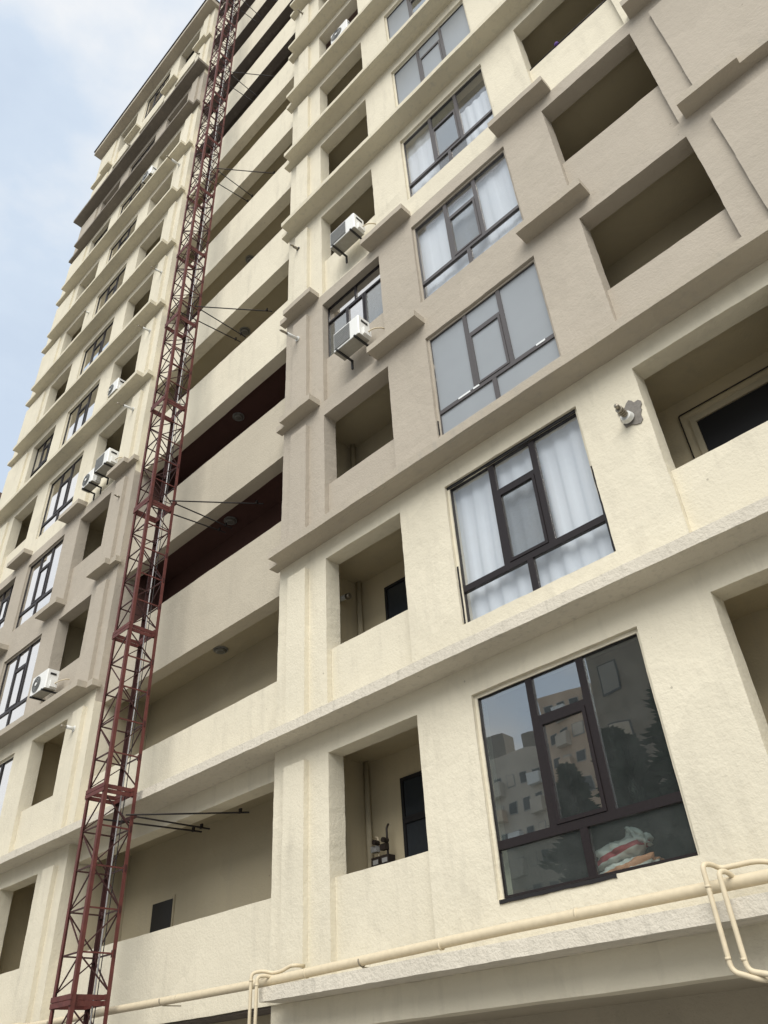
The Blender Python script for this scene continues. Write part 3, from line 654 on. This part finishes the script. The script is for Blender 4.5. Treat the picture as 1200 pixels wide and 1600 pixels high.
# ------------------------------------------------------------------ flue pipes
def flue(x, z, ln, drop, label, r=0.035, mat='flue_white', yw=7.306, dx=0.0):
    t = thing('flue_pipe', (x, yw, z), label, 'flue pipe', 'boiler flues sticking out of the facade')
    a = Vector((x, yw + 0.02, z)); b_ = Vector((x + dx, yw - ln, z - drop)); d = (b_ - a)
    MB().tube([a, a + d * 0.62], r, 14).build('pipe', mat, t, (x, yw, z), smooth=True)
    MB().tube([a + d * 0.60, b_ - d * 0.04, b_], [r * 0.72, r * 0.72, r * 0.60], 14).build('tip', 'flue_metal' if mat != 'flue_metal' else mat, t, (x, yw, z), smooth=True)
    MB().tube([a + d * 0.03, a + d * 0.10], r * 1.7, 16).build('wall_collar', 'flue_white' if mat == 'flue_white' else 'bracket', t, (x, yw, z), smooth=False)
    return t
fl = [(-8.79, 13.16, 0.50, 0.10, 'long white flue pipe jutting from the rib beside the glazed loggia, right wing', 0.036, 'flue_white'),
      (-8.84, 16.45, 0.24, 0.05, 'stubby brown flue pipe on the rib above the long white one, right wing', 0.035, 'flue_metal'),
      (-8.81, 29.85, 0.22, 0.05, 'tiny dark flue pipe at the top of the right wing beside the recess', 0.03, 'flue_metal'),
      (-16.23, 6.72, 0.30, 0.0, 'short white flue pipe on the rib in the second storey, left wing', 0.040, 'flue_white'),
      (-16.1, 13.07, 0.16, 0.0, 'small dark flue stub on the tan rib below the two air conditioners', 0.028, 'flue_metal'),
      (-16.23, 16.39, 0.52, 0.08, 'white flue pipe pointing at the street above the pair of air conditioners', 0.036, 'flue_white'),
      (-16.10, 19.73, 0.42, 0.08, 'white flue pipe on the rib three storeys above the tan zone, left wing', 0.034, 'flue_white'),
      (-16.05, 22.68, 0.40, 0.08, 'pale flue pipe four storeys above the tan zone, left wing', 0.034, 'flue_white'),
      (-16.2, 29.64, 0.60, 0.05, 'bright white flue pipe below the dark ledges near the top of the left wing', 0.042, 'flue_white'),
      (-16.29, 39.4, 0.25, 0.15, 'forked dark flue pipe just above the dark ledges of the left wing', 0.035, 'flue_metal'),
      (-22.28, 26.26, 0.20, 0.05, 'small grey flue pipe on the far left column of the left wing', 0.035, 'flue_white'),
      (-22.6, 39.8, 0.22, 0.05, 'small grey flue pipe under the roof at the far left column', 0.04, 'flue_metal')]
for x, z, ln, dr, lab, r, mt in fl: flue(x, z, ln, dr, lab, r, mt, yw=7.306 if x > -20 else 7.40)
t = flue(-2.53, 6.47, 0.30, -0.02, 'ribbed metal flue pipe with white collar in a patch of broken plaster', 0.042, 'flue_metal', yw=7.386, dx=0.0)
MB().tube([(-2.53, 7.36, 6.455), (-2.53, 7.30, 6.46)], [0.085, 0.07], 20).build('collar', 'flue_white', t, (-2.53, 7.38, 6.47), smooth=False)
for q in range(4): MB().tube([(-2.53, 7.27 - 0.035 * q, 6.468), (-2.53, 7.252 - 0.035 * q, 6.468)], 0.047, 14).build('ring', 'flue_metal', t, (-2.53, 7.26 - 0.05 * q, 6.468))

# ------------------------------------------------------------------ ceiling lamps in the recessed balconies
for k, lab in ((2, 'round grey ceiling lamp over the cream balcony of the second storey'), (3, 'round ceiling lamp on the dark ceiling beside the second set of tie rods'),
               (4, 'round ceiling lamp on the dark ceiling between two sets of tie rods'), (5, 'round ceiling lamp on the cream ceiling beside the third set of tie rods'),
               (6, 'round ceiling lamp half hidden on the sixth-storey balcony ceiling')):
    z = Z(k) - 0.05
    t = thing('ceiling_lamp', (-12.35, 8.33, z), lab, 'lamp', 'round balcony ceiling lamps')
    MB().tube([(-12.35, 8.33, z - 0.001), (-12.35, 8.33, z - 0.03)], 0.15, 24).build('base', 'meter_grey', t, (-12.35, 8.33, z))
    MB().tube([(-12.35, 8.33, z - 0.031), (-12.35, 8.33, z - 0.06), (-12.35, 8.33, z - 0.08)], [0.13, 0.12, 0.06], 24).build('diffuser', 'lamp_glass', t, (-12.35, 8.33, z), smooth=True)
    for q in range(3): MB().tube(arc((-12.35, 8.33, z - 0.035 - 0.018 * q), (1, 0, 0), (0, 1, 0), 0.145 - 0.03 * q, 0, 2 * math.pi, 24), 0.006, 5).build('guard_ring', 'meter_grey', t, (-12.35, 8.33, z))

# ------------------------------------------------------------------ curtains
def curtain(x0, x1, z0, z1, label, y=7.64, pleat=0.24, amp=0.017, seed=0.0):
    mb = MB(); nx, nz = 150, 10
    for j in range(nz + 1):
        v = j / nz
        for i in range(nx + 1):
            x = x0 + (x1 - x0) * i / nx
            ph = x / pleat * 2 * math.pi + 2.2 * noise.noise(Vector((x * 1.3, seed, 0))) + 0.5 * noise.noise(Vector((x * 2, v * 1.5, seed)))
            s = math.sin(ph); yy = y + amp * (abs(s) ** 0.6 * (1 if s > 0 else -1)) * (0.65 + 0.35 * (1 - v)) + 0.014 * noise.noise(Vector((x * 3, v * 2, seed + 4)))
            mb.v.append((x, yy, z0 + (z1 - z0) * v))
    for j in range(nz):
        for i in range(nx):
            a = j * (nx + 1) + i; mb.f.append((a, a + 1, a + nx + 2, a + nx + 1))
    mb.build('curtain', 'curtain', None, (x0, y, z0), smooth=True, label=label, category='curtain', group='white window curtains')
curtain(-5.55, -3.06, Z(1) + 0.5, Z(2) - 0.34, 'white pleated curtain behind the black framed second-storey window', seed=1.0)
curtain(-5.55, -3.06, Z(3) + 0.5, Z(4) - 0.34, 'white curtain behind the grey framed window one above the milky panes', seed=2.3, pleat=0.4, amp=0.012)
curtain(-3.98, -3.06, Z(4) + 0.5, Z(5) - 0.95, 'short white curtain hanging in the right half of the fifth-storey window', seed=4.1, pleat=0.22)
curtain(-5.55, -4.72, Z(4) + 0.5, Z(5) - 0.36, 'white curtain behind the left pane of the fifth-storey window', seed=6.1, pleat=0.3, amp=0.014)

# ------------------------------------------------------------------ gas pipes
YP = 7.10
t = thing('gas_pipe', (-6.0, YP, 1.18), 'thick cream gas main running along the top of the lowest ledge', 'pipe')
mp_ = [(-26, YP, 1.19), (-16.47, YP, 1.19), (-14.15, YP, 1.175), (-12.58, YP, 1.175), (-10.58, YP, 1.16), (-9.18, YP, 1.155), (-6.9, YP, 1.185), (-5.12, YP, 1.21), (-3.69, YP, 1.21), (-1.0, YP, 1.215), (1.4, YP, 1.22)]
MB().tube(mp_, 0.052, 18).build('main_pipe', 'pipe_cream', t, (-6, YP, 1.18), smooth=True)
for x in (-8.2, -6.05, -4.35, -1.9, -10.9, -13.4):
    zz_ = 1.155 + (0.06 if x > -5.5 else 0.03 if x > -7 else 0.01)
    MB().tube([(x - 0.012, YP, zz_), (x + 0.012, YP, zz_)], 0.0545, 18).build('weld_joint', 'pipe_cream', t, (x, YP, zz_), smooth=True)
for x in (-7.25, -1.6, -11.3, -14.6):
    MB().tube(arc((x, YP, 1.18), (0, 1, 0), (0, 0, -1), 0.06, -0.3, math.pi + 0.3, 10), 0.007, 5).build('pipe_clip', 'flue_metal', t, (x, YP, 1.18))
    MB().box(x - 0.01, x + 0.01, 7.11, 7.41, 1.108, 1.122).build('pipe_support', 'flue_metal', t, (x, 7.2, 1.1))
PR = 0.0215
def branch(pts, name_pts, label, r=PR):
    t = thing('branch_pipe', tuple(pts[0]), label, 'pipe', 'thin cream branch pipes')
    MB().tube(bend(pts, 0.06), r, 12).build('pipe', 'pipe_cream', t, tuple(pts[0]), smooth=True)
    for p in name_pts: MB().tube([p, (p[0], p[1], p[2] + 0.02)], r * 1.16, 12).build('weld_joint', 'pipe_cream', t, tuple(p), smooth=True)
branch([(-2.62, 8.6, 0.505), (-2.74, 6.90, 0.505), (-2.95, 6.90, 0.58), (-2.955, 6.90, 1.36), (-2.93, 7.02, 1.37), (-2.90, 7.12, 1.34), (-2.62, 7.14, 1.345), (-2.52, 7.16, 1.33), (-2.47, 7.44, 1.27)],
       [(-2.955, 6.9, 1.18), (-2.953, 6.9, 0.66)], 'thin cream pipe looping high over the gas main at the right edge')
branch([(-2.50, 8.6, 0.52), (-2.66, 6.90, 0.53), (-2.825, 6.90, 0.57), (-2.835, 6.90, 1.28), (-2.81, 7.0, 1.29), (-2.80, YP, 1.25), (-2.80, YP, 1.20)],
       [(-2.83, 6.9, 0.64)], 'thin cream pipe dropping from the gas main at the right edge')
branch([(-9.03, 6.90, -1.3), (-9.02, 6.90, 1.25), (-8.95, 7.02, 1.27), (-8.87, 7.12, 1.24), (-8.70, 7.13, 1.245), (-8.60, 7.16, 1.285), (-8.50, 7.16, 1.285), (-8.50, 7.32, 1.285)],
       [(-9.02, 6.9, 1.16)], 'thin cream pipe looping over the gas main below the recess corner')
branch([(-8.91, 6.90, -1.3), (-8.905, 6.90, 1.20), (-8.87, 7.02, 1.21), (-8.85, YP, 1.19), (-8.85, YP, 1.16)], [(-8.905, 6.9, 1.1)], 'thin cream pipe dropping straight down beside the recess corner')
branch([(-16.62, 6.95, -1.3), (-16.61, 6.95, 1.24), (-16.55, 7.08, 1.26), (-16.4, 7.12, 1.25), (-15.95, 7.13, 1.26), (-15.9, 7.40, 1.25)], [], 'thin cream pipe looping over the gas main at the lower left corner')

# gas meters in the lowest loggia
for x, lab in ((-8.28, 'small grey gas meter with pipes in the lowest loggia'), (-8.10, 'dark valve and pipe stub beside the gas meter in the lowest loggia')):
    t = thing('gas_meter', (x, 8.5, 2.2), lab, 'gas meter')
    g_ = x < -8.2
    MB().tube(bend([(x, 8.52, 2.1), (x, 8.52, 2.92 if g_ else 3.02), (x - (0.12 if g_ else 0.0), 8.56, 2.96 if g_ else 3.08)], 0.04), 0.016, 8).build('pipe', 'pipe_cream' if g_ else 'meter_dark', t, (x, 8.5, 2), smooth=True)
    MB().box(x - 0.08, x + 0.03, 8.44, 8.52, 2.72, 2.80).build('regulator', 'meter_grey' if g_ else 'meter_dark', t, (x, 8.45, 2.4))
    MB().box(x - 0.06, x + 0.10, 8.42, 8.56, 2.50, 2.64).build('body', 'meter_dark', t, (x, 8.45, 2.2))
    MB().box(x - 0.02, x + 0.08, 8.41, 8.418, 2.54, 2.60).build('dial', 'meter_grey', t, (x, 8.41, 2.2))
    MB().tube([(x + 0.02, 8.40, 2.84), (x + 0.02, 8.50, 2.84)], 0.035, 10).build('valve', 'meter_dark', t, (x, 8.45, 2.5))

# cement sacks behind the dusty window
t = thing('cement_sack', (-4.0, 7.8, 1.5), 'crumpled white cement sack with red and orange print behind the dusty lowest window', 'sack')
def lump(cx, cyy, cz, rx, ry, rz, seed, n=22, mm=14):
    mb = MB()
    for j in range(mm + 1):
        ph = math.pi * j / mm
        for i in range(n):
            th = 2 * math.pi * i / n; d = Vector((math.sin(ph) * math.cos(th), math.sin(ph) * math.sin(th), math.cos(ph)))
            q = 1 / max(abs(d.x) ** 3 + abs(d.y) ** 3 + abs(d.z) ** 3, 1e-6) ** (1 / 3)
            r = q * (1 + 0.16 * noise.noise(d * 2.3 + Vector((seed, 0, 0))) + 0.07 * noise.noise(d * 6 + Vector((0, seed, 0))))
            mb.v.append((cx + d.x * r * rx, cyy + d.y * r * ry, cz + d.z * r * rz))
    for j in range(mm):
        for i in range(n):
            a = j * n + i; b_ = j * n + (i + 1) % n; mb.f.append((a, a + n, b_ + n, b_))
    return mb
def sack(cx, cyy, cz, rx, ry, rz, seed, tilt):
    mb = lump(cx, cyy, cz, rx, ry, rz, seed, 48, 30)
    def crease(p):
        q = Vector(p); a = abs(noise.noise(q * 7 + Vector((seed, 0, 0)))); b_ = abs(noise.noise(q * 17 + Vector((0, seed, 3))))
        k_ = -0.045 * (1 - min(1, a * 5)) - 0.012 * (1 - min(1, b_ * 5)); d_ = (q - Vector((cx, cyy, cz))).normalized()
        ear = 0.05 * max(0, abs(q.x - cx) / rx - 0.75)
        q = q + d_ * k_ + Vector((0, 0, ear + tilt * (q.x - cx)))
        return tuple(q)
    mb.v = [crease(p) for p in mb.v]
    return mb
sack(-4.08, 7.86, 1.60, 0.34, 0.20, 0.13, 1.0, 0.05).build('lower_sack', 'sack_print', t, (-4, 7.8, 1.5), smooth=True)
sack(-4.16, 7.86, 1.81, 0.29, 0.18, 0.11, 4.0, 0.18).build('upper_sack', 'sack_print', t, (-4, 7.8, 1.7), smooth=True)
sack(-3.95, 7.88, 1.93, 0.13, 0.12, 0.08, 7.0, -0.5).build('folded_neck', 'sack_white', t, (-4, 7.8, 1.9), smooth=True)
MB().box(-4.6, -3.3, 7.72, 8.2, 1.30, 1.46).build('shelf_board', 'room', t, (-4, 7.8, 1.4))

MB().box(-2.60, -2.2, 6.85, 7.05, -0.3, 0.42).build('meter_cabinet', 'cabinet', None, (-2.5, 6.9, 0.42), label='white metal cabinet corner under the pipes at the right edge', category='cabinet')

# ------------------------------------------------------------------ what the dark window mirrors: block and firs across the street, taller block beyond
def block(name, x0, x1, y0, y1, h, label, wmat, cols, rows, ww, wh, z_first, dz, x_first, dx, roof=None, fr='cabinet', pn='window_dark', balc=False):
    t = thing(name, ((x0 + x1) / 2, (y0 + y1) / 2, -EYE), label, 'building')
    MB().box(x0, x1, y0, y1, -EYE, h).build('wall', wmat, t, (x0, y0, -EYE))
    if roof: MB().box(x0 - 0.4, x1 + 0.4, y0 - 0.4, y1 + 0.4, h + 0.002, h + 0.5).build('roof', roof, t, (x0, y0, h))
    for r in range(rows):
        for c_ in range(cols):
            x = x_first + dx * c_; z = z_first + dz * r
            if x + ww > x1 or z + wh > h: continue
            o = MB().box(x - 0.08, x + ww + 0.08, y1 - 0.02, y1 + 0.05, z - 0.1, z + wh + 0.06).build('window', fr, t, (x, y1, z))
            pane_box(x, x + ww, y1 + 0.06, z, z + wh).build('pane', pn if (r * 7 + c_ * 5) % 4 else 'block_grey', o, (x, y1, z))
            if balc and (c_ + r // 4) % 3 == 0: MB().box(x - 0.35, x + ww + 0.35, y1, y1 + 0.9, z - 0.75, z + 0.25 + 0.3 * ((r * 3 + c_) % 3)).build('balcony', ('block_warm', 'block_grey', 'cabinet', 'block_brown')[(r * 5 + c_ * 3) % 4], t, (x, y1, z))
    return t
block('opposite_building', -17.2, -6.5, -30, -18, 17.6, 'plain brown-grey block across the street, mirrored in the dark window', 'block_brown', 10, 6, 0.95, 1.35, -0.4, 3.0, -16.6, 3.1, 'roof_brown', 'window_dark', 'meter_grey')
block('distant_building', -78, -42.6, -70, -55, 28.4, 'long grey-beige apartment block mirrored at the left of the dark window', 'block_grey', 20, 10, 0.85, 1.1, 0.2, 2.75, -77.5, 1.7, None, 'meter_grey', 'window_dark', True)
block('distant_tower', -42.5, -30, -68, -54.5, 32.5, 'taller stepped apartment block mirrored in the middle of the dark window', 'block_warm', 8, 12, 0.85, 1.1, 0.2, 2.75, -42.0, 1.5, None, 'meter_grey', 'window_dark', True)
MB_roof = [(-74, 1.6), (-66, 2.2), (-57.5, 1.4), (-51, 2.6), (-46, 1.8)]
db = bpy.data.objects['distant_building']
for x, h in MB_roof: MB().box(x, x + 1.6 + h * 0.3, -57.5, -55.6, 28.402, 28.4 + h).build('roof_hut', 'block_brown', db, (x, -56, 28.4))
def fir(x, y, h, r, label, seed):
    t = thing('fir_tree', (x, y, -EYE), label, 'tree', 'firs across the street')
    rnd = random.Random(seed)
    MB().tube([(x, y, -EYE), (x, y, h * 0.5), (x, y, h - 0.2)], [0.22, 0.12, 0.02], 8).build('trunk', 'bark', t, (x, y, -EYE))
    mb = MB(); n = 9000
    for q in range(n):
        a_ = rnd.random() * 2 * math.pi; v = rnd.random() ** 0.8; z = -EYE + 1.0 + v * (h + EYE - 1.0)
        R_ = r * (1 - v) ** 0.72 + 0.05; lay = 0.62 + 0.38 * math.sin(z * 5.3 + 1.7 * math.sin(a_ * 3)); a = a_
        rr = R_ * lay * (0.25 + 0.75 * rnd.random() ** 0.5) * (0.8 + 0.3 * math.sin(a * 5 + z * 2))
        p = Vector((x + rr * math.cos(a), y + rr * math.sin(a), z - rr * 0.25))
        d = Vector((math.cos(a), math.sin(a), -0.25 + 0.3 * rnd.random())).normalized(); s = d.cross(Vector((0, 0, 1))).normalized()
        l_ = 0.22 + 0.25 * rnd.random(); w_ = 0.07 + 0.06 * rnd.random(); up = Vector((0, 0, 0.05))
        i = len(mb.v); mb.v += [tuple(p - s * w_), tuple(p + s * w_), tuple(p + d * l_ + up), tuple(p + d * l_ * 0.4 - Vector((0, 0, w_)))]
        mb.f += [(i, i + 1, i + 2), (i, i + 2, i + 3), (i + 1, i + 3, i + 2)]
    mb.build('crown', 'needles', t, (x, y, -EYE))
fir(-10.8, -11.0, 11.0, 3.6, 'tallest dark fir mirrored at the right of the dark window', 1)
fir(-13.5, -11.8, 10.4, 3.0, 'dark fir mirrored left of the tallest one', 2)
fir(-12.3, -10.2, 9.4, 2.6, 'small dark fir mirrored between two taller ones', 3)
fir(-17.2, -14.5, 10.6, 3.2, 'dark fir mirrored in the opening sash of the dark window', 4)

# neighbour just peeping out behind the far left corner
nb_ = thing('neighbouring_building', (-48, 15, -EYE), 'cream building with brown roof just showing behind the far left corner', 'building')
MB().box(-56, -43.6, 12.0, 20, -EYE, 30.6).build('wall', 'pale', nb_, (-48, 12, -EYE))
MB().box(-56.4, -43.2, 11.5, 20.4, 30.65, 31.5).build('roof', 'roof_brown', nb_, (-48, 12, 30.6))
MB().box(-46.5, -45.5, 11.96, 12.01, 27.4, 28.9).build('window', 'window_dark', nb_, (-46, 12, 27.4))

# small things left about on the balconies
t = thing('clothesline', (-1.4, 7.5, Z(4) + 1.36), 'thin dark clothesline along the parapet of the fifth-storey right loggia', 'clothesline')
MB().tube([(-2.28, 7.50, Z(4) + 1.335), (-1.7, 7.50, Z(4) + 1.345), (-1.1, 7.50, Z(4) + 1.35), (-0.55, 7.50, Z(4) + 1.34)], 0.012, 6).build('line', 'steel_dark', t, (-1.4, 7.5, Z(4) + 1.34), smooth=True)
lump(-1.66, 7.50, Z(4) + 1.375, 0.045, 0.04, 0.04, 2.0, 10, 8).build('purple_rag', 'purple', t, (-1.66, 7.5, Z(4) + 1.37), smooth=True)
lump(-13.75, 7.72, Z(4) + 1.39, 0.13, 0.10, 0.09, 5.0, 14, 10).build('bundle', 'bundle', None, (-13.75, 7.72, Z(4) + 1.31), smooth=True, label='black bundle lying on a balcony parapet behind the hoist mast', category='bundle')
t = thing('leaning_pole', (-17.35, 7.8, Z(2) + 1.2), 'thin dark pole leaning inside the loggia above the round-fan air conditioner', 'pole')
MB().tube([(-17.75, 7.80, Z(2) + 0.3), (-17.18, 8.3, Z(2) + 2.75)], 0.018, 6).build('shaft', 'steel_dark', t, (-17.35, 7.8, Z(2)))
MB().tube([(-17.19, 8.29, Z(2) + 2.70), (-17.17, 8.31, Z(2) + 2.80)], 0.03, 8).build('cap', 'steel_dark', t, (-17.2, 8.3, Z(2)))
t = thing('flue_pipe', (-8.62, 8.2, 6.9), 'white flue pipe end on the side wall inside the second-storey loggia', 'flue pipe', 'boiler flues sticking out of the facade')
MB().tube([(-8.66, 8.2, 6.93), (-8.44, 8.2, 6.90)], 0.045, 14).build('pipe', 'flue_white', t, (-8.62, 8.2, 6.9), smooth=True)
MB().tube([(-8.445, 8.2, 6.90), (-8.38, 8.2, 6.89)], 0.055, 14).build('tip', 'flue_metal', t, (-8.62, 8.2, 6.9), smooth=True)
